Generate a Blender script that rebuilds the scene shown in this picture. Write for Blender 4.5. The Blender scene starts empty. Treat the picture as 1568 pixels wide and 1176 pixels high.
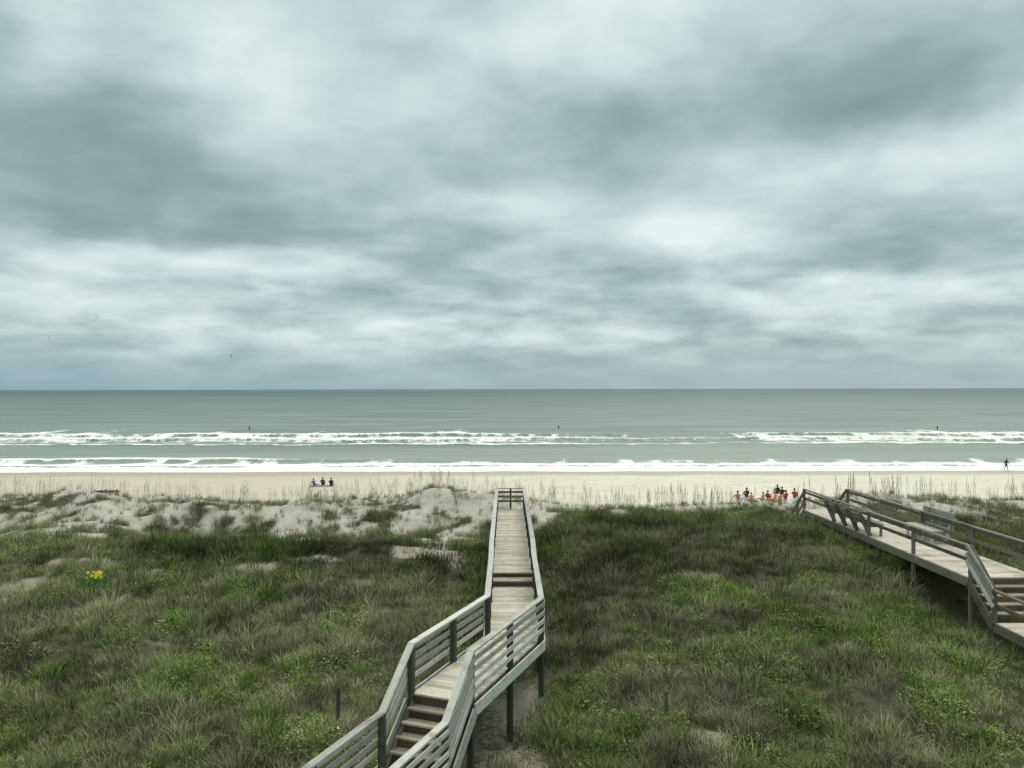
import bpy, bmesh, math, random
import numpy as np
from mathutils import Vector, Matrix
random.seed(7); rng=np.random.default_rng(7)
scene=bpy.context.scene
scene.view_settings.view_transform='Standard'
try: scene.view_settings.look='None'
except Exception: pass
scene.view_settings.exposure=0
H=12.0; F=1210.0

# ---------------------------------------------------------------- noise
def _h(ix,iy,s):
    ix=ix.astype(np.int64).astype(np.uint64); iy=iy.astype(np.int64).astype(np.uint64)
    h=ix*np.uint64(374761393)+iy*np.uint64(668265263)+np.uint64(s*1442695+77)
    h&=np.uint64(0xffffffff)
    h=((h^(h>>np.uint64(13)))*np.uint64(1274126177))&np.uint64(0xffffffff)
    h=h^(h>>np.uint64(16))
    return h.astype(np.float64)/4294967296.0
def vn(x,y,s=0):
    x=np.asarray(x,float);y=np.asarray(y,float)
    ix=np.floor(x);iy=np.floor(y);fx=x-ix;fy=y-iy
    fx=fx*fx*(3-2*fx);fy=fy*fy*(3-2*fy)
    a=_h(ix,iy,s);b=_h(ix+1,iy,s);c=_h(ix,iy+1,s);d=_h(ix+1,iy+1,s)
    return (a*(1-fx)+b*fx)*(1-fy)+(c*(1-fx)+d*fx)*fy
def fbm(x,y,s=0,o=4):
    t=0;a=.5;n=0
    for i in range(o):
        t=t+a*vn(np.asarray(x)*2**i+i*17.3,np.asarray(y)*2**i-i*9.1,s+i);n+=a;a*=.5
    return t/n
def ss(a,b,x):
    t=np.clip((np.asarray(x,float)-a)/(b-a),0,1);return t*t*(3-2*t)
def segd(x,y,a,b):
    ax,ay=a;bx,by=b;dx,dy=bx-ax,by-ay
    t=np.clip(((x-ax)*dx+(y-ay)*dy)/(dx*dx+dy*dy),0,1)
    return np.hypot(x-ax-t*dx,y-ay-t*dy)

# ---------------------------------------------------------------- walkway layout
P0=(-.08,38.6);P1=(.045,19.6);P2=(-1.433,15.785)
DV=np.array([P2[0]-P1[0],P2[1]-P1[1]]);DV/=np.linalg.norm(DV)
def along(s): return (P2[0]+DV[0]*s,P2[1]+DV[1]*s)
P3=along(1.15);P4=along(10)

# ---------------------------------------------------------------- terrain
YS=[-80,0,16,22,28,32,36,40,44,48,54,60,75,100,115,140,400]
ZL=[3.6,4.0,4.3,4.6,5.0,5.5,4.95,5.3,5.9,5.4,3.4,1.9,1.35,.55,0.0,-.9,-6]
ZR=[3.6,4.0,4.3,4.65,5.2,5.85,6.15,5.75,5.5,4.8,3.0,1.8,1.35,.55,0.0,-.9,-6]
def ground(x,y):
    x=np.asarray(x,float);y=np.asarray(y,float)
    w=ss(-1,4,x)*(1-.75*ss(15,22,x))
    z=np.interp(y,YS,ZL)*(1-w)+np.interp(y,YS,ZR)*w
    m=ss(8,18,y)*(1-ss(50,60,y))
    z=z+m*(.95*(fbm(x/7.,y/6.,3)-.5)+.42*(fbm(x/1.8,y/1.6,9,3)-.5))
    z=z+ss(33,36,y)*(1-ss(47,53,y))*(1-.7*w)*(1.35*(fbm(x/4.,y/3.2,13,2)-.5)+.25*(fbm(x/1.2,y/1.2,15,2)-.5))
    z=z+ss(50,60,y)*(1-ss(100,112,y))*.16*(fbm(x/5.,y/3.,5)-.5)
    def cap(z,d,c,r0,r1):
        k=1-ss(r0,r1,d); return z*(1-k)+np.minimum(z,c)*k
    z=cap(z,segd(x,y,P0,(0,25.5)),5.7,.8,2.2)
    z=cap(z,segd(x,y,(0,25),P1),5.0,.8,2.6)
    z=cap(z,segd(x,y,P1,P2),4.45,1.0,2.8)
    z=cap(z,segd(x,y,P2,P4),4.2,1.0,2.6)
    z=cap(z,segd(x,y,(15.1,25),(15.1,39)),5.55,1.2,3.)
    z=cap(z,segd(x,y,(15.1,25),(15.1,10)),4.45,1.2,3.2)
    z=cap(z,segd(x,y,(15.1,39),(15.1,44)),4.95,1.0,2.6)
    return z
SAND=[(-9.9,29.7,.9,.5,.9),(-3.3,31.6,1.5,.6,.95),(-1.6,30.5,.8,.9,.9),(6.8,27.7,.9,.5,.7),(-13.7,29.1,.9,.5,.7),(-5.3,28.4,.7,.5,.7),
 (-10.3,23,.5,.3,.7),(4.3,17.1,.5,.8,.6),(.1,17.2,.6,2.2,.6),(-17.4,28,.8,.5,.7),(-16.2,30,1.2,.5,.7),(-7.6,30.4,.8,.4,.7)]
def veg(x,y):
    n=fbm(x/1.6,y/1.6,21,4)
    w=ss(0,3,x)
    edge=(33.6*(1-w)+38.8*w)+ (fbm(x/3.,y/3.,33,5)-.5)*9
    v=1-ss(-1.3,1.5,y-edge)
    dune=ss(.46,.64,fbm(x/.8,y/1.1,41,3))*.85*(.25+.75*ss(.36,.56,fbm(x/3.5,y/3.,43,3)))
    v=np.maximum(v,dune*(1-ss(46.5,49.5,y)))
    for (sx,sy,rx,ry,a) in SAND:
        d=((x-sx)/rx)**2+((y-sy)/ry)**2
        v=v*(1-a*(1-ss(.1,2.2,d+3.6*(n-.5))))
    for a,b in (((0,38),P1),(P1,P4)):
        v=v*(1-.35*(1-ss(.5,1.0,segd(x,y,a,b))))
    return np.clip(v,0,1)
def greenf(x,y):
    return ss(.42,.64,fbm(x/1.7+11,y/1.5,81,5))*(1-ss(26,34,y)*.75)*.85

def new_obj(name,me,parent=None,loc=None):
    o=bpy.data.objects.new(name,me);scene.collection.objects.link(o)
    if parent: o.parent=parent
    if loc is not None:o.location=loc
    return o
def empty(name,loc=(0,0,0)):
    o=bpy.data.objects.new(name,None);o.empty_display_size=.3;scene.collection.objects.link(o);o.location=loc;return o
def grid_mesh(name,X,Y,Z,attrs={}):
    R,C=X.shape
    me=bpy.data.meshes.new(name)
    co=np.stack([X,Y,Z],-1).reshape(-1,3)
    i=np.arange(R*C).reshape(R,C)
    f=np.stack([i[:-1,:-1],i[:-1,1:],i[1:,1:],i[1:,:-1]],-1).reshape(-1,4)
    me.vertices.add(len(co));me.vertices.foreach_set('co',co.ravel().astype(np.float32))
    me.loops.add(f.size);me.loops.foreach_set('vertex_index',f.ravel().astype(np.int32))
    me.polygons.add(len(f));me.polygons.foreach_set('loop_start',(np.arange(len(f))*4).astype(np.int32))
    me.polygons.foreach_set('loop_total',np.full(len(f),4,np.int32))
    me.polygons.foreach_set('use_smooth',np.ones(len(f),bool))
    for k,v in attrs.items():
        a=me.attributes.new(k,'FLOAT','POINT');a.data.foreach_set('value',v.ravel().astype(np.float32))
    me.update();me.validate();return me

# ---------------------------------------------------------------- node helper
class NT:
    def __init__(s,tree): s.t=tree
    def n(s,typ,ins={},**kw):
        nd=s.t.nodes.new(typ)
        for k,v in kw.items(): setattr(nd,k,v)
        for k,v in ins.items(): s.set(nd.inputs[k],v)
        return nd
    def set(s,sock,v):
        if isinstance(v,bpy.types.NodeSocket): s.t.links.new(v,sock)
        else:
            if isinstance(v,(tuple,list)) and len(v)==3 and sock.type=='RGBA': v=(*v,1)
            sock.default_value=v
    def m(s,op,a,b=0.,c=0.,clamp=False):
        nd=s.t.nodes.new('ShaderNodeMath');nd.operation=op;nd.use_clamp=clamp
        s.set(nd.inputs[0],a);s.set(nd.inputs[1],b);s.set(nd.inputs[2],c);return nd.outputs[0]
    def mix(s,f,a,b,blend='MIX'):
        nd=s.t.nodes.new('ShaderNodeMix');nd.data_type='RGBA';nd.blend_type=blend
        s.set(nd.inputs[0],f);s.set(nd.inputs[6],a);s.set(nd.inputs[7],b);return nd.outputs[2]
    def noise(s,vec,scale,detail=4,rough=.5,dist=0.):
        nd=s.n('ShaderNodeTexNoise',{'Scale':scale,'Detail':detail,'Roughness':rough,'Distortion':dist})
        if vec is not None:s.set(nd.inputs['Vector'],vec)
        return nd.outputs['Fac']
    def vmul(s,v,m):
        nd=s.t.nodes.new('ShaderNodeVectorMath');nd.operation='MULTIPLY';s.set(nd.inputs[0],v);s.set(nd.inputs[1],m);return nd.outputs[0]
    def rng(s,v,a,b,c=0.,d=1.,smooth=True):
        nd=s.t.nodes.new('ShaderNodeMapRange')
        if smooth: nd.interpolation_type='SMOOTHSTEP'
        for i,x in enumerate((v,a,b,c,d)): s.set(nd.inputs[i],x)
        return nd.outputs[0]
    def attr(s,name,typ='GEOMETRY'):
        nd=s.t.nodes.new('ShaderNodeAttribute');nd.attribute_name=name;nd.attribute_type=typ;return nd.outputs['Fac']
def mat(name):
    m=bpy.data.materials.new(name);m.use_nodes=True;t=NT(m.node_tree)
    return m,t,m.node_tree.nodes['Principled BSDF']
def bump(t,bs,h,strength=.5,dist=.05):
    b=t.n('ShaderNodeBump',{'Strength':strength,'Distance':dist,'Height':h});t.set(bs.inputs['Normal'],b.outputs[0])
def simple(name,col,rough=.7,var=.25,scale=20):
    m,t,b=mat(name)
    tc=t.n('ShaderNodeTexCoord').outputs['Object']
    nz=t.noise(tc,scale,3)
    t.set(b.inputs['Base Color'],t.mix(nz,tuple(c*(1-var) for c in col),tuple(min(1,c*(1+var)) for c in col)))
    b.inputs['Roughness'].default_value=rough;b.inputs['Specular IOR Level'].default_value=.25
    return m

# ground material
gm,t,b=mat('dune_sand_and_soil')
pos=t.n('ShaderNodeNewGeometry').outputs['Position']
v=t.attr('veg');wet=t.attr('wet');beach=t.attr('beach');field=t.attr('field')
n2=t.noise(pos,9,5,.65);n3=t.noise(pos,45,3,.6);n4=t.noise(pos,.12,3);n5=t.noise(pos,1.4,4,.6)
dune=t.mix(n2,(.42,.41,.365),(.62,.60,.54))
dune=t.mix(t.m('MULTIPLY',t.rng(n5,.42,.68),.5),dune,(.29,.285,.22))
dune=t.mix(field,dune,t.mix(n2,(.22,.20,.15),(.52,.48,.40)))
sepg=t.n('ShaderNodeSeparateXYZ',{0:pos})
lr=t.rng(sepg.outputs[0],-40.,25.)
bch=t.mix(t.m('ADD',t.m('MULTIPLY',lr,.7),t.m('MULTIPLY',n4,.4),clamp=True),(.57,.51,.42),(.84,.80,.71))
bch=t.mix(t.m('MULTIPLY',t.rng(t.noise(t.vmul(pos,(.25,1.2,1)),1.0,5,.6),.35,.7),.45),bch,(.50,.45,.36))
bch=t.mix(t.rng(t.noise(t.vmul(pos,(1,.5,1)),1.6,5,.75),.52,.68,0.,.65),bch,(.40,.36,.29))
sand=t.mix(beach,dune,bch)
sand=t.mix(t.m('MULTIPLY',n3,.25),sand,(.40,.38,.33))
sand=t.mix(t.m('MULTIPLY',wet,.75),sand,(.38,.34,.28))
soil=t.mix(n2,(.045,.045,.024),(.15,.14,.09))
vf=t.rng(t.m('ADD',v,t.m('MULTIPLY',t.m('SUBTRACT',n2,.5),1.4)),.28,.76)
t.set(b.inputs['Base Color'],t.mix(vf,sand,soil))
t.set(b.inputs['Roughness'],t.m('MULTIPLY_ADD',wet,-.5,.95));b.inputs['Specular IOR Level'].default_value=.15
bump(t,b,t.m('ADD',t.m('MULTIPLY',n2,1.),t.m('MULTIPLY',n5,2.)),.8,.12)

ys=np.concatenate([np.arange(-80,12,3.),np.arange(12,56,.25),np.arange(56,140,1.),np.arange(140,401,20.)])
tt=np.linspace(-1,1,521);xs=260*np.sinh(3.2*tt)/np.sinh(3.2)
X,Y=np.meshgrid(xs,ys)
Z=ground(X,Y)
wetv=ss(.42,.18,Z+.12*(fbm(X/9.,Y/4.,91)-.5))*(Y>90)
g=new_obj('ground',grid_mesh('ground',X,Y,Z,{'veg':veg(X,Y)*(Y<52),'wet':wetv,'beach':ss(50,58,Y),'field':1-ss(30.5,34,Y)}));g.data.materials.append(gm)

# ---------------------------------------------------------------- ocean
oy=np.concatenate([np.arange(97,250,.45),np.geomspace(250,40000,150)])
u=np.linspace(-1,1,801)
U,OY=np.meshgrid(u,oy);OX=U*(OY*.85+45)
def env(x,pts):
    px=[p[0] for p in pts];v=[p[1] for p in pts];return np.interp(x,px,v)
foam=np.zeros_like(OX);oz=.08*(fbm(OX/14.,OY/5.,101)-.5)*ss(108,125,OY)
oz+=.10*(fbm(OX/9.,OY/60.,111)-.5)*(1-ss(112,130,OY))
def crest(base,wob,ev,hgt,tail,seed,jag=5):
    global foam,oz
    c=base+wob*(fbm(OX/22.,OX*0+seed,seed)-.5)*2+jag*(fbm(OX/6.,OX*0+seed,seed+5)-.5)
    d=OY-c
    e=env(OX,ev)*ss(.12,.42,fbm(OX/7.,OX*0,seed+9)+env(OX,ev)*.25-.06)
    tl=tail*(.25+1.9*fbm(OX/2.6,OX*0,seed+3,3)**1.4)
    f=ss(-1.2,.2,d)*np.exp(-(np.clip(d,0,None)/tl)**1.3)*e
    foam=np.maximum(foam,f)
    hh=np.where(d<0,np.exp(-(d/1.0)**2),np.exp(-(d/4.)**2))
    oz=oz+hgt*hh*(.35+.65*np.clip(env(OX,ev),0,1))
E1=[(-170,1),(-132,1.2),(-112,1.2),(-104,.5),(-92,.6),(-86,1.1),(-66,1.1),(-58,.8),(-40,1),(-12,1.),(0,.6),(40,.25),(60,.6),(80,.75),(98,.7),(106,1.2),(150,1.2),(200,.6)]
E2=[(-160,.9),(-120,1.2),(-75,1.15),(-60,1.),(-52,1.2),(-12,1.2),(0,1.1),(16,.9),(30,.6),(52,.6),(60,1.1),(95,1.2),(110,1.1),(160,.9)]
crest(202,5,E1,.8,15,1,8)
crest(183,6,E2,.8,16,2,9)
crest(170,4,[(-150,.7),(-90,.7),(-40,.6),(-24,1.),(6,1.),(20,.6),(60,.6),(68,1.),(112,1.1),(130,.6),(200,.5)],.35,8,3,7)
lace=.50*np.exp(-((OY-190)/17)**2)*np.maximum(env(OX,E1),env(OX,E2))
foam=np.maximum(foam,lace)
crest(130,1.6,[(-120,1),(-82,1.),(-70,.9),(-66,1.2),(-50,1.2),(-42,.8),(-30,.45),(0,.15),(60,.15),(90,.5),(140,.9)],.7,4.5,4,4)
crest(122.5,1.2,[(-120,1.2),(-40,1.2),(0,1.1),(60,1.1),(140,1.2)],.28,5,6,3)
oz+=.22*np.sin(OY/7.5+2*fbm(OX/60.,OY/60.,131)*6)*ss(205,235,OY)*(1-ss(600,1500,OY))
gz=ground(OX,OY)
dep=oz-gz
sh=ss(.50,.15,dep+.22*(fbm(OX/5.,OY/3.,121)-.5))
foam=np.maximum(foam,sh*1.0*(OY<135))
shallow=np.clip(1-dep/1.5,0,1)*(OY<200)
om,t,b=mat('sea_water')
pos=t.n('ShaderNodeNewGeometry').outputs['Position']
sep=t.n('ShaderNodeSeparateXYZ',{0:pos})
fo=t.attr('foam')
far=t.rng(t.m('LOGARITHM',sep.outputs[1],10.),2.2,3.5)
st=t.noise(t.vmul(pos,(.012,.05,0)),1.,4,.6)
st2=t.noise(t.vmul(pos,(.0008,.006,0)),1.,4,.55)
near=t.mix(t.rng(st,.3,.7),(.145,.20,.195),(.225,.29,.275))
deep=t.mix(t.rng(st2,.3,.7),(.045,.092,.098),(.085,.15,.155))
c=t.mix(far,near,deep)
c=t.mix(t.attr('shallow'),c,(.33,.37,.34))
fn=t.noise(t.vmul(pos,(.42,.25,.2)),1.,5,.72,.5)
fn2=t.noise(t.vmul(pos,(.09,.13,.2)),1.,3,.6,.4)
fsum=t.m('ADD',t.m('MULTIPLY',fn,.65),t.m('MULTIPLY',fn2,.35))
fz=t.m('MULTIPLY',t.m('SUBTRACT',t.m('MULTIPLY',fo,1.0),t.m('MULTIPLY_ADD',fsum,2.0,-.62)),4.,clamp=True)
t.set(b.inputs['Base Color'],t.mix(fz,c,(.92,.93,.93)))
t.set(b.inputs['Roughness'],t.m('MULTIPLY_ADD',fz,.4,.45))
b.inputs['IOR'].default_value=1.33
t.set(b.inputs['Specular IOR Level'],t.m('MULTIPLY_ADD',fz,-.2,.30))
bh=t.m('ADD',t.noise(t.vmul(pos,(.25,.9,1)),1.,4,.6),t.m('MULTIPLY',t.noise(t.vmul(pos,(.03,.12,1)),1.,3,.6),3.))
bump(t,b,bh,.8,.5)
o=new_obj('sea',grid_mesh('sea',OX,OY,oz*(OY<1500),{'foam':foam,'shallow':shallow}));o.data.materials.append(om)

# ---------------------------------------------------------------- boxes / beams
class Acc:
    def __init__(s): s.v=[];s.f=[];s.uv=[];s.r=[]
    def beam(s,p0,p1,w,h,up=(0,0,1),bev=0):
        p0=Vector(p0);p1=Vector(p1);d=(p1-p0);L=d.length
        if L<1e-5:return
        d.normalize();up=Vector(up)
        sd=d.cross(up)
        if sd.length<1e-4: sd=d.cross(Vector((0,1,0)))
        sd.normalize();u2=sd.cross(d).normalized()
        i=len(s.v);r=random.random();ou=random.random()*50
        for p in (p0,p1):
            for a,b_ in ((-1,-1),(1,-1),(1,1),(-1,1)):
                s.v.append(p+sd*(a*w/2)+u2*(b_*h/2))
        F_=[(0,1,2,3),(7,6,5,4),(0,4,5,1),(1,5,6,2),(2,6,7,3),(3,7,4,0)]
        for k,f in enumerate(F_):
            s.f.append(tuple(i+q for q in f));s.r.append(r)
            if k<2: s.uv+= [(ou,0),(ou+.05,0),(ou+.05,h),(ou,h)]
            else: 
                ww=w if k in(2,4) else h; o_=k*3.1+ou
                s.uv+=[(ou,o_),(ou+L,o_),(ou+L,o_+ww),(ou,o_+ww)]
    def poly(s,bot,top):
        i=len(s.v);n=len(bot);r=random.random();ou=random.random()*50
        s.v+= [Vector(p) for p in bot]+[Vector(p) for p in top]
        s.f.append(tuple(i+k for k in reversed(range(n))));s.uv+=[(bot[k][0]+ou,bot[k][1]) for k in reversed(range(n))];s.r.append(r)
        s.f.append(tuple(i+n+k for k in range(n)));s.uv+=[(top[k][0]+ou,top[k][1]) for k in range(n)];s.r.append(r)
        for k in range(n):
            q=(k+1)%n;s.f.append((i+k,i+q,i+n+q,i+n+k));s.uv+=[(ou,0),(ou+1,0),(ou+1,.1),(ou,.1)];s.r.append(r)
    def obj(s,name,m,parent=None):
        me=bpy.data.meshes.new(name);me.from_pydata([tuple(v) for v in s.v],[],s.f)
        uvl=me.uv_layers.new(name='UVMap');uvl.data.foreach_set('uv',np.array(s.uv,np.float32).ravel())
        a=me.attributes.new('rnd','FLOAT','FACE');a.data.foreach_set('value',np.array(s.r,np.float32))
        me.materials.append(m)
        bm=bmesh.new();bm.from_mesh(me);bmesh.ops.recalc_face_normals(bm,faces=bm.faces);bm.to_mesh(me);bm.free()
        return new_obj(name,me,parent)
def wood(name,dark,light,rough=.8):
    m,t,b=mat(name)
    uv=t.n('ShaderNodeUVMap').outputs[0]
    g1=t.noise(t.vmul(uv,(1.5,26,1)),1.,4,.65,.4)
    g2=t.noise(t.vmul(uv,(.8,4,1)),1.,3,.6)
    r=t.attr('rnd')
    f=t.m('ADD',t.m('MULTIPLY',t.rng(g1,.3,.7),.40),t.m('ADD',t.m('MULTIPLY',g2,.35),t.m('MULTIPLY',t.m('SUBTRACT',r,.3),.7)),clamp=True)
    c=t.mix(f,dark,light)
    geo=t.n('ShaderNodeNewGeometry').outputs['Position']
    stn=t.rng(t.noise(geo,2.3,5,.65),.50,.72)
    c=t.mix(t.m('MULTIPLY',stn,.6),c,tuple(x*.5 for x in dark))
    t.set(b.inputs['Base Color'],c);b.inputs['Roughness'].default_value=rough;b.inputs['Specular IOR Level'].default_value=.2
    bump(t,b,g1,.35,.004);return m
W_rail=wood('weathered_rail_wood',(.27,.275,.26),(.66,.665,.635))
W_deck=wood('deck_board_wood',(.36,.325,.265),(.72,.68,.60))
W_post=wood('dark_treated_post_wood',(.030,.038,.028),(.095,.11,.085))
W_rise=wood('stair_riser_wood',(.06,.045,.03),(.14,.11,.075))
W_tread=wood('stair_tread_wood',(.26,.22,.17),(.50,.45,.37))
W_brown=wood('brown_aged_wood',(.10,.09,.07),(.27,.245,.20))

def offpts(pts,off):
    out=[]
    for i,p in enumerate(pts):
        p=np.array(p,float)
        ds=[]
        if i>0: a=p-np.array(pts[i-1]);ds.append(a/np.linalg.norm(a))
        if i<len(pts)-1: a=np.array(pts[i+1])-p;ds.append(a/np.linalg.norm(a))
        ns=[np.array([d[1],-d[0]]) for d in ds]
        n=sum(ns);n/=np.linalg.norm(n)
        out.append(p+n*off/(n@ns[0]))
    return out
def rail_run(accR,accP,pts2,zs,off,slats,cap=(.15,.04),postspots=None,slat=(.03,.095),side=1,zdeck=1.0,pw=.10):
    pc=offpts(pts2,off);ps=offpts(pts2,off+side*(pw/2+slat[0]/2+.003))
    for i in range(len(pts2)-1):
        a=(pc[i][0],pc[i][1],zs[i]-cap[1]/2);b_=(pc[i+1][0],pc[i+1][1],zs[i+1]-cap[1]/2)
        L=(Vector(b_)-Vector(a)).length;nb=max(1,round(L/3.8))
        for j in range(nb):
            q0=Vector(a).lerp(Vector(b_),j/nb);q1=Vector(a).lerp(Vector(b_),(j+1)/nb)
            if j>0:q0+=(q1-q0).normalized()*.006
            accR.beam(q0,q1,cap[0],cap[1])
        for k in slats:
            a2=Vector((ps[i][0],ps[i][1],zs[i]-k));b2_=Vector((ps[i+1][0],ps[i+1][1],zs[i+1]-k))
            for j in range(nb):
                q0=a2.lerp(b2_,j/nb);q1=a2.lerp(b2_,(j+1)/nb)
                if j>0:q0+=(q1-q0).normalized()*.006
                accR.beam(q0,q1,slat[0],slat[1])
    for i in range(len(pts2)-1):
        a=np.array(pc[i]);b_=np.array(pc[i+1]);L=np.linalg.norm(b_-a)
        n=max(1,round(L/1.9))
        if postspots and postspots[i] is not None:n=postspots[i]
        dv=(b_-a)/L
        for k in range(n+(1 if i==len(pts2)-2 else 0)):
            tpar=k/n;q=a+(b_-a)*tpar;zt=zs[i]*(1-tpar)+zs[i+1]*tpar-cap[1]-.002
            gzz=float(ground(q[0],q[1]))-.3
            accP.beam((q[0],q[1],gzz),(q[0],q[1],zt),pw,pw,up=(dv[0],dv[1],0))

bw=empty('boardwalk',(0,0,0))
R=Acc();Pp=Acc();D=Acc();S=Acc();T=Acc();FR=Acc()
PA=(-.003,25.6);PB=(.010,24.4)
path=[P0,PA,PB,P1,P2,P3,P4]
rz=[7.15,7.15,6.87,6.87,6.87,5.92,5.92]
sl=[.16,.36,.56,.76]
for off in (.66,-.66):
    rail_run(R,Pp,path,rz,off,sl,side=1 if off>0 else -1,postspots=[7,1,3,2,1,4][:6],pw=.115)
for k,(w,h) in zip([.02,.2,.42,.64],[(.15,.04),(.03,.10),(.03,.10),(.03,.10)]):
    z=7.15-k; (R if k<.1 else FR).beam((-.08-.74 if k<.1 else -.08-.6,38.72+.001*k,z),(-.08+.74 if k<.1 else -.08+.6,38.72+.001*k,z),w,h)
Pp.beam((-.08,38.79,5.0),(-.08,38.79,7.1),.09,.09,up=(0,1,0))
def deck(acc,a,b_,z,half,start=0,end=0,wb=.14,gap=.009,th=.035):
    a=np.array(a,float);b_=np.array(b_,float);d=b_-a;L=np.linalg.norm(d);d/=L;n=np.array([d[1],-d[0]])
    s=start
    while s<L-end-wb*.6:
        c=a+d*(s+wb/2);e=half+random.uniform(-.008,.008)
        acc.beam((c[0]-n[0]*e,c[1]-n[1]*e,z-th/2+random.uniform(-.002,.002)),(c[0]+n[0]*e,c[1]+n[1]*e,z-th/2),wb,th)
        s+=wb+gap
deck(D,(-.003,25.2),P0,6.15,.64)
deck(D,P1,(.010,24.62),5.85,.64,start=.12)
for k,(yy,z0,z1) in enumerate(((24.64,5.66,5.965),(25.17,5.87,6.112))):
    S.beam((-.62,yy,(z0+z1)/2),(.62,yy,(z0+z1)/2),.03,z1-z0)
T.beam((-.63,24.79,6.0),(.63,24.79,6.0),.27,.04);T.beam((-.63,25.04,6.0),(.63,25.04,6.0),.20,.04)
deck(D,P1,P2,5.85,.64,start=.22,end=.02)
n1=np.array([DV[1],-DV[0]])
D.poly([(.66,19.72,5.81),(-.60,19.72,5.81),(-.66,19.36,5.81),(.60,19.30,5.81)][::-1],[(.66,19.72,5.846),(-.60,19.72,5.846),(-.66,19.36,5.846),(.60,19.30,5.846)][::-1])
deck(D,P3,P4,4.90,.64,start=.08)
nst=5
nn=np.array([DV[1],-DV[0]])
for i in range(nst):
    s0=1.15*i/nst; zt=5.85-.19*i
    c=along(s0+.01)
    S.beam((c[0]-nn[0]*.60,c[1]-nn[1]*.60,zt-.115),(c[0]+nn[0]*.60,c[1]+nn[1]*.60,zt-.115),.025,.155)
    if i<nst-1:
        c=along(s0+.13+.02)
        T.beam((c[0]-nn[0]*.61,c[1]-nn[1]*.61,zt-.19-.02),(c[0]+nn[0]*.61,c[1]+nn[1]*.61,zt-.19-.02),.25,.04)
for sd in (1,-1):
    full=offpts(path,sd*.58)
    idx=[(0,1,6.11,6.11),(1,2,6.11,5.81),(2,3,5.81,5.81),(3,4,5.81,5.81),(4,5,5.78,4.84),(5,6,4.86,4.86)]
    for a,b_,za,zb in idx:
        FR.beam((*full[a],za-.145),(*full[b_],zb-.145),.04,.27)
    full=offpts(path,sd*.752)
    for a,b_,za,zb in idx[2:]:
        R.beam((*full[a],za-.10),(*full[b_],zb-.10),.035,.24)
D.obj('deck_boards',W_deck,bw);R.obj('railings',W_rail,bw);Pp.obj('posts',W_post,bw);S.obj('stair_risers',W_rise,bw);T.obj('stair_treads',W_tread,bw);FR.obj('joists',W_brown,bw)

# ------------- neighbouring boardwalk on the right
b2=empty('boardwalk')
R=Acc();Pp=Acc();D=Acc();S=Acc();T=Acc();BN=Acc()
xc=15.15
path2=[(xc,38.2),(xc,24.35),(xc,23.15),(xc,9)]
rz2=[7.15,7.15,6.1,6.1]
RC=Acc()
for off in (1.05,-1.05):
    rail_run(R,Pp,path2,rz2,off,[.48],cap=(.16,.045),slat=(.035,.12),side=-1 if off>0 else 1,postspots=[4,1,7],pw=.10)
    R.beam((xc+off*1.02,38.2,7.0),(xc+off*1.02,24.4,7.0),.04,.10)
    R.beam((xc+off*1.06,38.25,6.02),(xc+off*1.06,24.35,6.02),.045,.26)
    R.beam((xc+off*1.06,24.35,6.0),(xc+off*1.06,23.1,5.0),.045,.28)
    R.beam((xc+off*1.06,23.1,5.02),(xc+off*1.06,9,5.02),.045,.26)
for off in (1.05,-1.05):
    for k in (.03,.30,.52):
        RC.beam((xc+off-.075,24.45,7.19-k),(xc+off-.075,23.1,6.13-k),.035,.13)
deck(D,(xc,38.2),(xc,24.3),6.17,1.10)
deck(D,(xc,23.0),(xc,9),5.17,1.10)
for i in range(5):
    yy=24.3-.26*i;z=6.17-.2*i
    S.beam((xc-1.02,yy-.0,z-.11),(xc+1.02,yy,z-.11),.03,.14)
    if i<4:T.beam((xc-1.02,yy-.14,z-.2-.02),(xc+1.02,yy-.14,z-.22),.26,.04)
for i in range(6):
    yy=38.25+.27*i;z=6.17-.2*i
    S.beam((xc-.95,yy,z-.12),(xc+.95,yy,z-.12),.03,.15)
    T.beam((xc-.98,yy+.15,z-.22),(xc+.98,yy+.15,z-.22),.26,.04)
for off in (1.0,-1.0):
    Pp.beam((xc+off,38.2,7.10),(xc+off,40.3,5.45),.12,.05)
    Pp.beam((xc+off,38.2,6.6),(xc+off,40.3,4.95),.04,.10)
    Pp.beam((xc+off*1.04,38.25,6.0),(xc+off*1.04,40.0,4.65),.05,.28)
    for yy,zt in ((39.2,6.28),(40.3,5.45)):
        Pp.beam((xc+off,yy,4.3),(xc+off,yy,zt),.1,.1,up=(0,1,0))
def bench(acc,x0,y0,y1,face,z=6.17):
    for yy in np.linspace(y0,y1,4):
        acc.beam((x0,yy,z),(x0-face*.45,yy,z+.95),.05,.16,up=(face,0,.3))
        acc.beam((x0,yy,z+.40),(x0+face*.5,yy,z+.40),.05,.10)
        acc.beam((x0+face*.42,yy,z),(x0+face*.42,yy,z+.37),.08,.08,up=(0,1,0))
    for k in range(3):
        acc.beam((x0+face*(.08+.16*k),y0-.1,z+.475),(x0+face*(.08+.16*k),y1+.1,z+.475),.14,.04)
    for k in range(3):
        f=.55+.2*k
        acc.beam((x0-face*(.45*f-.06),y0-.1,z+.95*f),(x0-face*(.45*f-.06),y1+.1,z+.95*f),.035,.14)
bench(BN,14.12,31.2,34.6,1)
BN2=Acc();bench(BN2,16.12,29.6,31.4,-1)
BN2.beam((16.42,29.45,6.95),(16.42,31.55,6.95),.04,.75)
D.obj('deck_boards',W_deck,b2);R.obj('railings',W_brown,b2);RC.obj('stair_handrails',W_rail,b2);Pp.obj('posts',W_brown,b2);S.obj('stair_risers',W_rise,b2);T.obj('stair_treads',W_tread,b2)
BN.obj('bench_with_sloped_back',W_brown,b2);BN2.obj('bench_with_panel_back',W_rail,b2)

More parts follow.
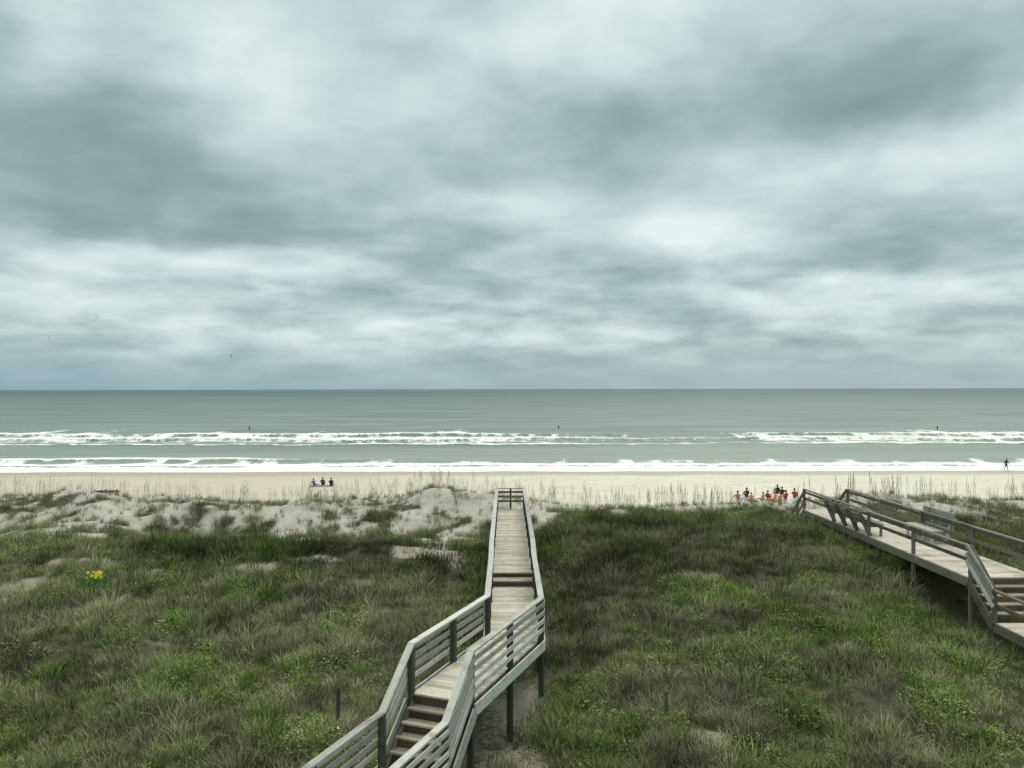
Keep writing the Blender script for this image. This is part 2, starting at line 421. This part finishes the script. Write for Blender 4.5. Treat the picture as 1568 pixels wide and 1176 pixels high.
for (x,y,h,wd,m_) in ((-3.99,18.1,.95,.08,W_post),(3.58,18.5,.60,.065,W_brown)):
    a=Acc();z=float(ground(x,y));a.beam((x,y,z-.2),(x+.01,y,z+h),wd,wd,up=(0,1,0));a.beam((x+.01,y,z+h+.001),(x+.01,y,z+h+.03),wd*.7,wd*.7,up=(0,1,0));a.obj('wooden_marker_post',m_)

# ---------------------------------------------------------------- grass
def blade_mesh(name,n,h0,h1,r0,lean,w,material,stalks=0,leaves=0,segs=2):
    V=[];Fc=[];Rn=[]
    def strip(bx,by,bz,az,hh,ln,ww,r,head=False):
        dx,dy=math.cos(az),math.sin(az);pa=az+math.pi/2+random.uniform(-.6,.6);px,py=math.cos(pa),math.sin(pa)
        i=len(V);sg=5 if head else segs
        for k in range(sg+1):
            tt=k/sg;q=tt*tt*ln*hh
            z=hh*(tt-.35*ln*tt*tt) if not head else hh*(tt-.25*max(0,tt-.75)**1*ln*2)
            if head: q=hh*(.10*tt+ln*.9*max(0,tt-.7)**1.5)
            wd=ww*(1-tt**1.6)*.5+.0006
            if head: wd=ww*.5 if tt<.72 else ww*1.7*(1-abs(tt-.86)/.2*.6)
            V.append((bx+dx*q-px*wd,by+dy*q-py*wd,bz+z));V.append((bx+dx*q+px*wd,by+dy*q+py*wd,bz+z))
        for k in range(sg): Fc.append((i+2*k,i+2*k+1,i+2*k+3,i+2*k+2));Rn.append(r)
    for _ in range(n):
        a=random.uniform(0,6.283);r=r0*math.sqrt(random.random())
        az=a+random.uniform(-1,1)
        strip(math.cos(a)*r,math.sin(a)*r,-.02,az,random.uniform(h0,h1),lean*random.uniform(.2,1.2),w*random.uniform(.6,1.3),random.random())
    for _ in range(stalks):
        a=random.uniform(0,6.283);r=r0*math.sqrt(random.random())
        strip(math.cos(a)*r,math.sin(a)*r,0,random.uniform(-.9,.9),random.uniform(.75,1.5),random.uniform(.2,.7),.007,.3+random.random()*.3,True)
    for _ in range(leaves):
        a=random.uniform(0,6.283);r=r0*math.sqrt(random.random());cx,cy=math.cos(a)*r,math.sin(a)*r
        cz=random.uniform(.02,h1)*(1-.6*(r/r0)**2);s=random.uniform(.5,1.2)*w
        e1=Vector((random.gauss(0,1),random.gauss(0,1),random.gauss(0,.5))).normalized();nrm=Vector((random.gauss(0,.5),random.gauss(0,.5),1)).normalized()
        e2=nrm.cross(e1).normalized();c=Vector((cx,cy,cz));i=len(V)
        for p in (c-e1*s,c-e2*s*.45+e1*.1*s,c+e1*s,c+e2*s*.45+e1*.1*s): V.append(tuple(p))
        Fc.append((i,i+1,i+2,i+3));Rn.append(random.random())
    me=bpy.data.meshes.new(name);me.from_pydata(V,[],Fc)
    a=me.attributes.new('rnd','FLOAT','FACE');a.data.foreach_set('value',np.array(Rn,np.float32))
    me.materials.append(material);return bpy.data.objects.new(name,me)
gmat,t,b=mat('dune_grass_blades')
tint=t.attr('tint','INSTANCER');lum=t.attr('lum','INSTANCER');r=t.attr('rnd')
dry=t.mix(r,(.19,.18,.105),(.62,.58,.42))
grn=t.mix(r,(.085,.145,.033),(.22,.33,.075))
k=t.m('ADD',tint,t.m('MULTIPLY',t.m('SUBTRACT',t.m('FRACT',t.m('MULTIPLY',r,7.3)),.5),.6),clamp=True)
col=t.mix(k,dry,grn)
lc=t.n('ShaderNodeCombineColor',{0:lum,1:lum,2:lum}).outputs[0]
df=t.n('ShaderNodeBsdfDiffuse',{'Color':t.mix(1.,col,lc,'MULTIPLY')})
gout_=[n_ for n_ in gmat.node_tree.nodes if n_.type=='OUTPUT_MATERIAL'][0]
gmat.node_tree.links.new(df.outputs[0],gout_.inputs[0]);gmat.node_tree.nodes.remove(b)
coll=bpy.data.collections.new('grass_sources')
def src(i,o): o.name='t%02d_'%i+o.name; coll.objects.link(o)
src(0,blade_mesh('fine',46,.14,.38,.24,.8,.014,gmat))
src(1,blade_mesh('fine_b',46,.10,.32,.28,1.1,.014,gmat))
src(2,blade_mesh('tall',38,.26,.60,.19,.7,.015,gmat))
src(3,blade_mesh('herb',18,.08,.26,.30,.8,.032,gmat,leaves=60))
src(4,blade_mesh('oats',14,.2,.45,.16,.8,.012,gmat,stalks=4))
src(5,blade_mesh('sparse',20,.2,.6,.14,.55,.016,gmat))

def sample(n,y0,y1,marg=5,slope=.74):
    pts=[];tot=0
    while tot<n:
        y=rng.uniform(y0,y1,n*2);x=rng.uniform(-1,1,n*2)*(slope*y1+marg)
        k=np.abs(x)<slope*y+marg
        pts.append(np.stack([x[k],y[k]],1));tot+=k.sum()
    return np.concatenate(pts)[:n]
allp=[];idx=[];scl=[];tin=[];lm=[]
def put(P,ix,sc,ti,lu):
    allp.append(P);idx.append(ix);scl.append(sc);tin.append(ti);lm.append(lu)
def notdeck(x,y):
    d=np.minimum(segd(x,y,P0,P1),segd(x,y,P1,P4));d2=segd(x,y,(xc,41),(xc,9))
    return (d>.55)&(d2>.85)
P=sample(33000,12,42);x,y=P.T
v_=veg(x,y);keep=(rng.random(len(x))<v_**1.3)&((notdeck(x,y))|(rng.random(len(x))<.2))
x,y=x[keep],y[keep];g_=greenf(x,y)
clump=fbm(x/1.1,y/1.1,141,3);big=fbm(x/5.,y/4.,151,3)
r_=rng.random(len(x))
ix=np.where(r_<.40,0,np.where(r_<.75,1,2))
ix=np.where((rng.random(len(x))<.62*g_),3,ix)
ridge=np.exp(-((y-32-3*ss(0,3,x))/3.5)**2)
sc=.80+1.1*(clump-.35)+rng.normal(0,.18,len(x))+.35*ridge*(big>.45)
sc=np.clip(sc,.45,1.9)
sc=np.where(notdeck(x,y),sc,sc*.6)
ti=np.clip(.32+.62*g_+.8*(big-.5)+.30*ridge+rng.normal(0,.26,len(x)),0,1)
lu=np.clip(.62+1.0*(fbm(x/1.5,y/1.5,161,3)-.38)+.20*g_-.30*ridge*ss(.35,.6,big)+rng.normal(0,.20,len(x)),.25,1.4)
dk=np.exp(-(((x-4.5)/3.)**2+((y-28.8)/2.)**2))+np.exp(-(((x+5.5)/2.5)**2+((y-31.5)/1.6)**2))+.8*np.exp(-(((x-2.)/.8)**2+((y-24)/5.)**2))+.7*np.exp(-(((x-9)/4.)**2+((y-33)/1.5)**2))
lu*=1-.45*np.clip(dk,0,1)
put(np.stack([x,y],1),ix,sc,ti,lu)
P=sample(15000,32,49);x,y=P.T;v_=veg(x,y);keep=(rng.random(len(x))<.13+v_*.6)&notdeck(x,y)
x,y=x[keep],y[keep];n=len(x)
put(np.stack([x,y],1),np.where(rng.random(n)<.8,5,2),rng.uniform(.45,1.0,n),rng.uniform(.2,.7,n),rng.uniform(.45,.9,n))
P=sample(1300,39,48);x,y=P.T
k=rng.random(len(x))<(.25+.75*ss(.42,.62,fbm(x/2.,y/2.,171,3)))*(.35+.65*ss(40,45,y))
x,y=x[k],y[k];k=notdeck(x,y);x,y=x[k],y[k];n=len(x)
put(np.stack([x,y],1),np.full(n,4),rng.uniform(.6,1.1,n),rng.uniform(.05,.5,n),rng.uniform(.45,.8,n))
P=np.concatenate(allp);n=len(P)
z=ground(P[:,0],P[:,1])-.02
me=bpy.data.meshes.new('dune_grass');me.vertices.add(n)
me.vertices.foreach_set('co',np.column_stack([P,z]).ravel().astype(np.float32))
def at(nm,v,ty='FLOAT'):
    a=me.attributes.new(nm,ty,'POINT');a.data.foreach_set('value',np.asarray(v).astype(np.int32 if ty=='INT' else np.float32))
at('idx',np.concatenate(idx),'INT');at('scl',np.concatenate(scl));at('tint',np.concatenate(tin));at('lum',np.concatenate(lm));at('rot',rng.uniform(0,6.283,n)*(np.concatenate(idx)!=4))
go=new_obj('dune_grass',me)
ng=bpy.data.node_groups.new('scatter','GeometryNodeTree')
ng.interface.new_socket('Geometry',in_out='INPUT',socket_type='NodeSocketGeometry');ng.interface.new_socket('Geometry',in_out='OUTPUT',socket_type='NodeSocketGeometry')
N=ng.nodes;L=ng.links
gi=N.new('NodeGroupInput');gout=N.new('NodeGroupOutput');iop=N.new('GeometryNodeInstanceOnPoints')
ci=N.new('GeometryNodeCollectionInfo');ci.inputs['Collection'].default_value=coll;ci.inputs['Separate Children'].default_value=True;ci.inputs['Reset Children'].default_value=True
def na(nm,ty='FLOAT'):
    a=N.new('GeometryNodeInputNamedAttribute');a.data_type=ty;a.inputs['Name'].default_value=nm;return a.outputs['Attribute']
cx=N.new('ShaderNodeCombineXYZ');L.new(na('rot'),cx.inputs[2])
L.new(gi.outputs[0],iop.inputs['Points']);L.new(ci.outputs[0],iop.inputs['Instance']);iop.inputs['Pick Instance'].default_value=True
L.new(na('idx','INT'),iop.inputs['Instance Index']);L.new(cx.outputs[0],iop.inputs['Rotation']);L.new(na('scl'),iop.inputs['Scale']);L.new(iop.outputs[0],gout.inputs[0])
md=go.modifiers.new('scatter','NODES');md.node_group=ng
print('tufts',n)

def bush(x,y):
    e=empty('yellow_flower_bush',(x,y,float(ground(x,y))))
    bm=bmesh.new();bf=bmesh.new()
    for i in range(900):
        a=random.uniform(0,6.28);r=.75*math.sqrt(random.random());zz=random.uniform(0,.6)*(1-(r/.8)**2)+.03
        c=Vector((math.cos(a)*r,math.sin(a)*r*.7,zz));e1=Vector((random.gauss(0,1),random.gauss(0,1),random.gauss(0,1))).normalized();e2=e1.cross(Vector((random.gauss(0,1),random.gauss(0,1),1))).normalized()
        vs=[bm.verts.new(c+e1*.06),bm.verts.new(c+e2*.02),bm.verts.new(c-e1*.06),bm.verts.new(c-e2*.02)];bm.faces.new(vs)
    for i in range(17):
        a=random.uniform(0,6.28);r=.30*math.sqrt(random.random());c=Vector((math.cos(a)*r+.08,math.sin(a)*r*.6,.42+random.uniform(0,.25)))
        nr=Vector((random.gauss(0,.4),-.7,.7)).normalized();e1=nr.orthogonal().normalized();e2=nr.cross(e1)
        cen=bf.verts.new(c)
        for p in range(7):
            a0=p*6.283/7;q=[c+(e1*math.cos(a0+da)+e2*math.sin(a0+da))*rr+nr*.01 for da,rr in((-.3,.04),(0,.06),(.3,.04))]
            bf.faces.new([cen]+[bf.verts.new(v) for v in q])
    for b_,nm,m in ((bm,'leaves',simple('bush_leaf',(.07,.17,.03))),(bf,'flowers',simple('yellow_petals',(.85,.76,.02),var=.1))):
        me=bpy.data.meshes.new(nm);b_.to_mesh(me);b_.free();me.materials.append(m);new_obj(nm,me,e)
bush(-14.3,27.0)

# ---------------------------------------------------------------- people
POSE={
'stand':dict(pel=(0,0,.95),sp=(0,-.01,1.14),ch=(0,0,1.34),nk=(0,.0,1.49),hd=(0,.025,1.60),ht=(0,.02,1.70),
  sh=(.18,0,1.41),el=(.25,-.03,1.14),wr=(.26,.07,.90),pm=(.26,.10,.83),hip=(.09,0,.90),kn=(.11,.05,.50),an=(.10,-.03,.08),to=(.12,.14,.03)),
'walk':dict(pel=(0,0,.93),sp=(0,.01,1.12),ch=(0,.03,1.32),nk=(0,.05,1.47),hd=(0,.08,1.58),ht=(0,.08,1.68),
  sh=(.18,.03,1.39),el=(.26,.10,1.13),wr=(.22,.30,1.02),pm=(.20,.37,1.02),hip=(.09,0,.88),kn=(.11,.12,.50),an=(.10,-.06,.09),to=(.11,.10,.03)),
'sit':dict(pel=(0,0,.13),sp=(0,-.05,.30),ch=(0,-.05,.50),nk=(0,-.01,.65),hd=(0,.03,.76),ht=(0,.03,.86),
  sh=(.18,-.03,.57),el=(.27,.14,.36),wr=(.14,.34,.40),pm=(.08,.38,.42),hip=(.09,.03,.12),kn=(.15,.42,.47),an=(.13,.66,.08),to=(.14,.82,.04)),
'sit2':dict(pel=(0,0,.13),sp=(0,-.10,.29),ch=(0,-.17,.48),nk=(0,-.16,.63),hd=(0,-.12,.74),ht=(0,-.12,.84),
  sh=(.18,-.19,.55),el=(.27,-.35,.33),wr=(.27,-.40,.09),pm=(.27,-.36,.04),hip=(.09,.03,.12),kn=(.12,.47,.22),an=(.11,.88,.07),to=(.13,.92,.20)),
'lie':dict(pel=(0,0,.11),sp=(0,-.2,.11),ch=(0,-.40,.13),nk=(0,-.56,.16),hd=(0,-.66,.19),ht=(0,-.75,.20),
  sh=(.18,-.47,.12),el=(.34,-.66,.06),wr=(.20,-.82,.06),pm=(.13,-.86,.06),hip=(.09,.05,.10),kn=(.11,.46,.08),an=(.10,.86,.06),to=(.11,1.0,.03)),
}
RAD=dict(pel=(.135,.105),sp=(.125,.095),ch=(.15,.11),nk=(.055,.055),hd=(.085,.095),ht=(.06,.07),sh=(.062,.062),el=(.043,.043),wr=(.028,.028),pm=(.034,.022),hip=(.085,.085),kn=(.057,.057),an=(.038,.038),to=(.035,.028))
skinmats={}
def cm(nm,col):
    if nm not in skinmats: skinmats[nm]=simple(nm,col,var=.12)
    return skinmats[nm]
def person(x,y,face,pose,shirt,pants,hair,skin,scale=1.,z=None,bare=False,long=False):
    J=POSE[pose];co=[];ed=[];rad=[];lab=[]
    def add(k,sx=0):
        p=J[k];p=(p[0]*(sx if sx else 1),p[1],p[2])
        if pose=='walk' and sx==-1:
            if k in('kn','an','to'): p=(p[0],p[1]-.02+{'kn':-.14,'an':-.25,'to':-.22}[k],p[2]+{'kn':.02,'an':.10,'to':.06}[k])
            if k in('el','wr','pm'): p=(p[0]-.02,p[1]-.22,p[2]-.05)
        if pose=='walk' and sx==1 and k in('an','to'): p=(p[0],p[1]+.26,p[2])
        co.append(p);rad.append(RAD[k]);return len(co)-1
    a=[add(k) for k in('pel','sp','ch','nk','hd','ht')]
    lbl=['torso','torso','torso','neck','head']
    for i in range(5): ed.append((a[i],a[i+1]));lab.append(lbl[i])
    for sx in(1,-1):
        q=[add(k,sx) for k in('sh','el','wr','pm')];ed.append((a[2],q[0]));lab.append('torso')
        for i,l in zip(range(3),('uarm','farm','hand')): ed.append((q[i],q[i+1]));lab.append(l)
        q=[add(k,sx) for k in('hip','kn','an','to')];ed.append((a[0],q[0]));lab.append('hips')
        for i,l in zip(range(3),('thigh','shin','foot')): ed.append((q[i],q[i+1]));lab.append(l)
    me=bpy.data.meshes.new('sk');me.from_pydata(co,ed,[]);ob=new_obj('sk',me)
    sk=ob.modifiers.new('s','SKIN');sub=ob.modifiers.new('u','SUBSURF');sub.levels=2
    for i,v in enumerate(me.skin_vertices[0].data): v.radius=rad[i];v.use_root=(i==0)
    dg=bpy.context.evaluated_depsgraph_get();ev=ob.evaluated_get(dg);m2=bpy.data.meshes.new_from_object(ev)
    bpy.data.objects.remove(ob)
    mats=[cm('skin_%s'%skin,{'a':(.50,.30,.21),'b':(.40,.23,.15),'r':(.58,.29,.22)}[skin]),cm('cloth_%.2f%.2f%.2f'%shirt,shirt),cm('cloth_%.2f%.2f%.2f'%pants,pants),cm('hair_%.2f'%hair[0],hair),cm('eye_dark',(.02,.02,.02))]
    for m in mats:m2.materials.append(m)
    bm=bmesh.new();bm.from_mesh(m2)
    C=[Vector(c) for c in co]
    hd=C[a[4]];ht=C[a[5]];up=(ht-hd).normalized()
    fw=Vector((0,1,0));fw=(fw-up*fw.dot(up))
    if fw.length<.3: fw=Vector((0,0,-1))
    fw.normalize();rt=fw.cross(up)
    for f in bm.faces:
        c=f.calc_center_median();best=9;bl='';bt=0
        for (i,j),l in zip(ed,lab):
            d=C[j]-C[i];tt=max(0,min(1,(c-C[i]).dot(d)/d.length_squared));dd=(c-C[i]-d*tt).length
            if dd<best:best=dd;bl=l;bt=tt
        f.smooth=True
        mi=0
        if bl=='torso': mi=0 if bare else 1
        elif bl=='uarm': mi=1 if(bt<.55 or long)and not bare else 0
        elif bl=='farm': mi=1 if long else 0
        elif bl in('hips',): mi=2
        elif bl=='thigh': mi=2 if bt<.7 or long else 0
        elif bl=='shin': mi=2 if long else 0
        f.material_index=mi
    def blob(c,r3,mi,seg=10):
        M=Matrix.Translation(c)@Matrix((rt,fw,up)).transposed().to_4x4()@Matrix.Diagonal((*r3,1))
        r_=bmesh.ops.create_uvsphere(bm,u_segments=seg,v_segments=max(6,seg-2),radius=1,matrix=M)
        for v in r_['verts']:
            for f in v.link_faces: f.material_index=mi;f.smooth=True
    hc=hd+up*.045
    blob(hc-fw*.018+up*.022,(.088,.098,.098),3,14)
    blob(hc+fw*.03-up*.012,(.070,.078,.098),0,14)
    for s in(-1,1):
        blob(hc+fw*.098+rt*s*.03+up*.0,(.012,.008,.008),4,6);blob(hc+rt*s*.086-up*.01,(.012,.02,.03),0,6)
    blob(hc+fw*.112-up*.03,(.012,.02,.022),0,6);blob(hc+fw*.096-up*.062,(.024,.008,.006),4,6)
    for sx,off in((1,6),(-1,14)):
        w=C[off+2];pm=C[off+3];d=(pm-w).normalized();sdv=d.cross(Vector((0,1,0.3)));sdv=sdv.normalized() if sdv.length>.1 else Vector((1,0,0))
        nr=d.cross(sdv).normalized()
        for k,(o_,ln) in enumerate(((-.028,.068),(-.010,.078),(.009,.074),(.027,.058))):
            p=pm+sdv*o_+d*.01
            for sgn,(l1,bend) in enumerate(((ln*.5,.15),(ln*.5,.6))):
                dd=(d+nr*bend).normalized();q=p+dd*l1
                bmesh.ops.create_cone(bm,cap_ends=True,segments=6,radius1=.0095-.0015*sgn,radius2=.008-.002*sgn,depth=l1*1.15,matrix=Matrix.Translation((p+q)/2)@dd.to_track_quat('Z','Y').to_matrix().to_4x4());p=q
        dd=(d*.7+sdv*sx*.7).normalized();p=pm-d*.03+sdv*sx*.02
        bmesh.ops.create_cone(bm,cap_ends=True,segments=6,radius1=.012,radius2=.008,depth=.06,matrix=Matrix.Translation(p+dd*.03)@dd.to_track_quat('Z','Y').to_matrix().to_4x4())
    bm.to_mesh(m2);bm.free();m2.name='person'
    o=new_obj('person',m2,loc=(x,y,(float(ground(x,y)) if z is None else z)+.01))
    o.rotation_euler=(0,0,face);o.scale=(scale,)*3;return o
def towel(x,y,w,l,rot,col):
    n=9;U_,V_=np.meshgrid(np.linspace(-w/2,w/2,n),np.linspace(-l/2,l/2,n*2));c,s=math.cos(rot),math.sin(rot)
    X_=x+U_*c-V_*s;Y_=y+U_*s+V_*c
    o=new_obj('beach_towel',grid_mesh('beach_towel',X_,Y_,ground(X_,Y_)+.03+.01*fbm(X_*6,Y_*6,5)));o.data.materials.append(cm('towel_%.2f%.2f'%(col[0],col[1]),col))
coral=(.55,.13,.11);red=(.36,.03,.03);black=(.015,.015,.018);navy=(.02,.035,.08);white=(.7,.7,.68);pink=(.62,.25,.22);blue=(.05,.12,.35);br=(.05,.03,.02);bl=(.30,.2,.1);blk=(.015,.012,.01)
grp=[(1129,74.5,0.2,'sit',coral,white,br,'a'),(1143,77.5,.1,'sit',black,black,blk,'b'),(1150,74.5,-.3,'sit2',pink,coral,bl,'a'),(1167,74.6,.1,'sit2',coral,black,br,'r'),
 (1175,75.6,-.5,'sit',red,navy,br,'a'),(1184,74.2,.5,'sit2',coral,coral,bl,'r'),(1190,81,.1,'sit',black,black,blk,'b'),(1197,79,-.2,'sit',black,navy,br,'a'),
 (1194,74.3,0.,'sit2',coral,white,br,'r'),(1203,75.6,.7,'sit',red,black,blk,'a'),(1216,76.8,-.6,'sit',red,black,blk,'b')]
for px,d,fc,ps,c1,c2,hr,sk in grp:
    person((px-784)/F*d,d,fc,ps,c1,c2,hr,sk,scale=random.uniform(1.0,1.12),bare=(sk=='r'))
for px,d,c in((1150,75,(.5,.1,.09)),(1184,75.1,(.60,.2,.17)),(1140,76.6,(.2,.3,.5)),(1200,76.3,(.6,.6,.58))):
    towel((px-784)/F*d,d,1.1,1.9,random.uniform(-.3,.3),c)
for px,d,fc,ps,c1,c2 in((481,91,-.2,'sit2',blue,navy),(494,91.5,.1,'sit',navy,black),(507,91,.1,'sit',black,black)):
    person((px-784)/F*d,d,fc,ps,c1,c2,br,'a',scale=1.05)
towel((494-784)/F*91,91,2.6,1.6,0,(.25,.2,.3))
person((152-784)/F*84,84,1.6,'lie',black,black,br,'a');person((171-784)/F*84.5,84.5,1.3,'lie',red,navy,br,'a')
towel((152-784)/F*84,84,1.0,2.0,1.6,(.12,.12,.14));towel((171-784)/F*84.5,84.5,1.0,1.9,1.3,(.28,.12,.12))
person((1540-784)/F*113,113,-1.2,'walk',black,navy,blk,'b',scale=1.05)
for px,d in((382,238),(855,238),(1435,232)):
    p=person((px-784)/F*d,d,0.3,'stand',black,black,blk,'b',z=-.75,long=True)

# ---------------------------------------------------------------- birds
bmt=simple('gull_feathers',(.07,.075,.08))
def gull(x,y,z,rot,s=1.):
    bm=bmesh.new()
    rings=[(-.28,.004,.0),(-.2,.03,0),(-.05,.065,0),(.08,.06,.0),(.16,.035,.015),(.21,.038,.02),(.25,.02,.02),(.30,.004,.01)]
    prev=None
    for yy,r,zz in rings:
        ring=[bm.verts.new((math.cos(a)*r,yy,zz+math.sin(a)*r)) for a in np.linspace(0,6.283,9)[:-1]]
        if prev:
            for k in range(8): bm.faces.new((prev[k],prev[(k+1)%8],ring[(k+1)%8],ring[k]))
        prev=ring
    tl=[bm.verts.new(p) for p in((0,-.2,0),(.07,-.40,0),(0,-.37,0.005),(-.07,-.40,0))];bm.faces.new(tl)
    for sx in(1,-1):
        sec=[(.03,.10,-.09,.02),(.28,.14,-.04,.13),(.5,.06,-.08,.12),(.72,-.08,-.13,.03)]
        pv=None
        for xx,y0,y1,zz in sec:
            r_=[bm.verts.new((sx*xx,y0,zz)),bm.verts.new((sx*xx,(y0+y1)/2,zz+.015)),bm.verts.new((sx*xx,y1,zz))]
            if pv:
                bm.faces.new((pv[0],r_[0],r_[1],pv[1]));bm.faces.new((pv[1],r_[1],r_[2],pv[2]))
            pv=r_
    me=bpy.data.meshes.new('seagull');bm.to_mesh(me);bm.free();me.materials.append(bmt)
    o=new_obj('seagull',me,loc=(x,y,z));o.rotation_euler=(0.5,.9,rot);o.scale=(s,)*3
gull(-88,150,22,1.0,.9);gull(-79,150,26,1.3,.8);gull(-71,200,20.4,-.6,.8);gull(-88,200,16.8,.9,.8)

# ---------------------------------------------------------------- world
w=bpy.data.worlds.new('World');scene.world=w;w.use_nodes=True;t=NT(w.node_tree)
try: w.cycles.sampling_method='NONE'
except Exception as ex: print(ex)
bg=w.node_tree.nodes['Background']
SE=math.radians(52);SR=math.radians(25)
sky=t.n('ShaderNodeTexSky',sky_type='NISHITA',sun_disc=False,sun_elevation=SE,sun_rotation=SR)
dirv=t.n('ShaderNodeTexCoord').outputs['Generated']
nd=t.n('ShaderNodeVectorMath',{0:dirv},operation='NORMALIZE').outputs[0]
sp=t.n('ShaderNodeSeparateXYZ',{0:nd});dx,dy,dz=sp.outputs
az=t.m('ARCTAN2',dx,dy);el=t.m('ARCSINE',dz)
zz=t.m('ADD',t.m('MAXIMUM',dz,0.),.13)
pv=t.n('ShaderNodeCombineXYZ',{0:t.m('DIVIDE',dx,zz),1:t.m('DIVIDE',dy,zz),2:0.}).outputs[0]
nA=t.noise(t.vmul(pv,(.9,.9,1)),1.0,4,.5,.2)
av=t.n('ShaderNodeCombineXYZ',{0:az,1:t.m('MULTIPLY',el,1.9),2:0.}).outputs[0]
nD=t.noise(av,6.0,5,.52,.15)
nE=t.noise(t.vmul(av,(1,2.1,1)),11.0,4,.5,.2)
wn=t.n('ShaderNodeTexNoise',{'Vector':av,'Scale':6.,'Detail':4.}).outputs['Color']
wv=t.n('ShaderNodeVectorMath',{0:wn,1:(.17,.11,0),2:(-.085,-.055,0)},operation='MULTIPLY_ADD').outputs[0]
ae=t.n('ShaderNodeCombineXYZ',{0:az,1:el,2:0.}).outputs[0]
awn=t.n('ShaderNodeVectorMath',{0:ae,1:wv},operation='ADD').outputs[0]
awn=t.vmul(awn,(1,1,0))
BL=[(370,70,160,120,.40),(950,10,220,80,.32),(60,30,90,100,.26),(760,130,200,70,.12),(790,315,120,40,.28),(1075,345,110,48,.48),(1450,230,240,45,.38),
 (440,405,150,35,.28),(90,390,150,40,.20),(1095,445,110,18,.30),(400,510,220,20,.26),(150,465,110,16,.26),(1380,465,220,22,.30),(800,515,200,14,.20),
 (190,250,210,80,-.36),(270,345,200,28,-.28),(900,195,140,55,-.18),(1320,115,280,65,-.20),(560,330,110,30,-.18),(700,400,90,25,-.14),(1400,370,250,28,-.20),(140,150,70,60,-.12),(1250,420,150,16,-.16)]
acc=.54
for (px,py,sx,sy,am) in BL:
    tx=(px-784)/F;ty=(595-py)/F;a0=math.atan(tx);e0=math.atan(ty*math.cos(a0));sa=sx/F*math.cos(a0)**2;se=sy/F*math.cos(e0)**2
    q=t.n('ShaderNodeVectorMath',{0:awn,1:(1/sa,1/se,0),2:(-a0/sa,-e0/se,0)},operation='MULTIPLY_ADD').outputs[0]
    dd=t.n('ShaderNodeVectorMath',{0:q,1:q},operation='DOT_PRODUCT').outputs['Value']
    acc=t.m('MULTIPLY_ADD',t.m('POWER',.45,dd),am,acc)
def cen(n,a): return t.m('MULTIPLY',t.m('SUBTRACT',n,.5),a)
lowm=t.rng(el,.08,.26,.95,.12)
tv=t.m('ADD',t.m('ADD',acc,t.m('MULTIPLY',t.m('SUBTRACT',nE,.5),lowm)),t.m('ADD',cen(nA,.6),cen(nD,.75)))
cr=t.n('ShaderNodeValToRGB',{0:tv});e=cr.color_ramp.elements
e[0].position=0.0;e[0].color=(.185,.275,.28,1);e[1].position=1.;e[1].color=(.78,.91,.90,1)
q=e.new(.3);q.color=(.29,.405,.41,1);q=e.new(.5);q.color=(.41,.54,.54,1);q=e.new(.75);q.color=(.595,.74,.73,1)
hz=t.rng(el,0.0,.07,1.,0.)
hcol=t.mix(t.rng(az,-.6,.3),(.25,.40,.46),(.36,.48,.50))
cc=t.mix(t.m('MULTIPLY',hz,.8),cr.outputs[0],hcol)
zr=t.rng(el,.48,1.2,1.,3.4);zb=t.rng(el,.48,1.2,1.,2.2)  # unseen zenith brightened and warmed, added to neutralise the teal scene light
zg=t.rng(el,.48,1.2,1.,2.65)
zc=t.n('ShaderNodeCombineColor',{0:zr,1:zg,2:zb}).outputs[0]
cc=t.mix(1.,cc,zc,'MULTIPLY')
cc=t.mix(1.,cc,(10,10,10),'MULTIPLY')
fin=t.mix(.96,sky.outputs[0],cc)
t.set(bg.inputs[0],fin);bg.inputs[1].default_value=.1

sd=bpy.data.lights.new('sun','SUN');sd.energy=1.5;sd.angle=math.radians(25);sd.color=(1,.95,.86)
so=bpy.data.objects.new('sun',sd);scene.collection.objects.link(so)
dv=Vector((math.sin(SR)*math.cos(SE),math.cos(SR)*math.cos(SE),math.sin(SE)))
so.rotation_euler=(-dv).to_track_quat('-Z','Y').to_euler();so.location=(0,0,60)

cam=bpy.data.cameras.new('camera');cam.sensor_width=36;cam.lens=36*F/1568;cam.clip_end=60000;cam.clip_start=.1
co=bpy.data.objects.new('camera',cam);scene.collection.objects.link(co);co.location=(0,0,H)
co.rotation_euler=(math.radians(90)+7.5/F,.0019,0);scene.camera=co
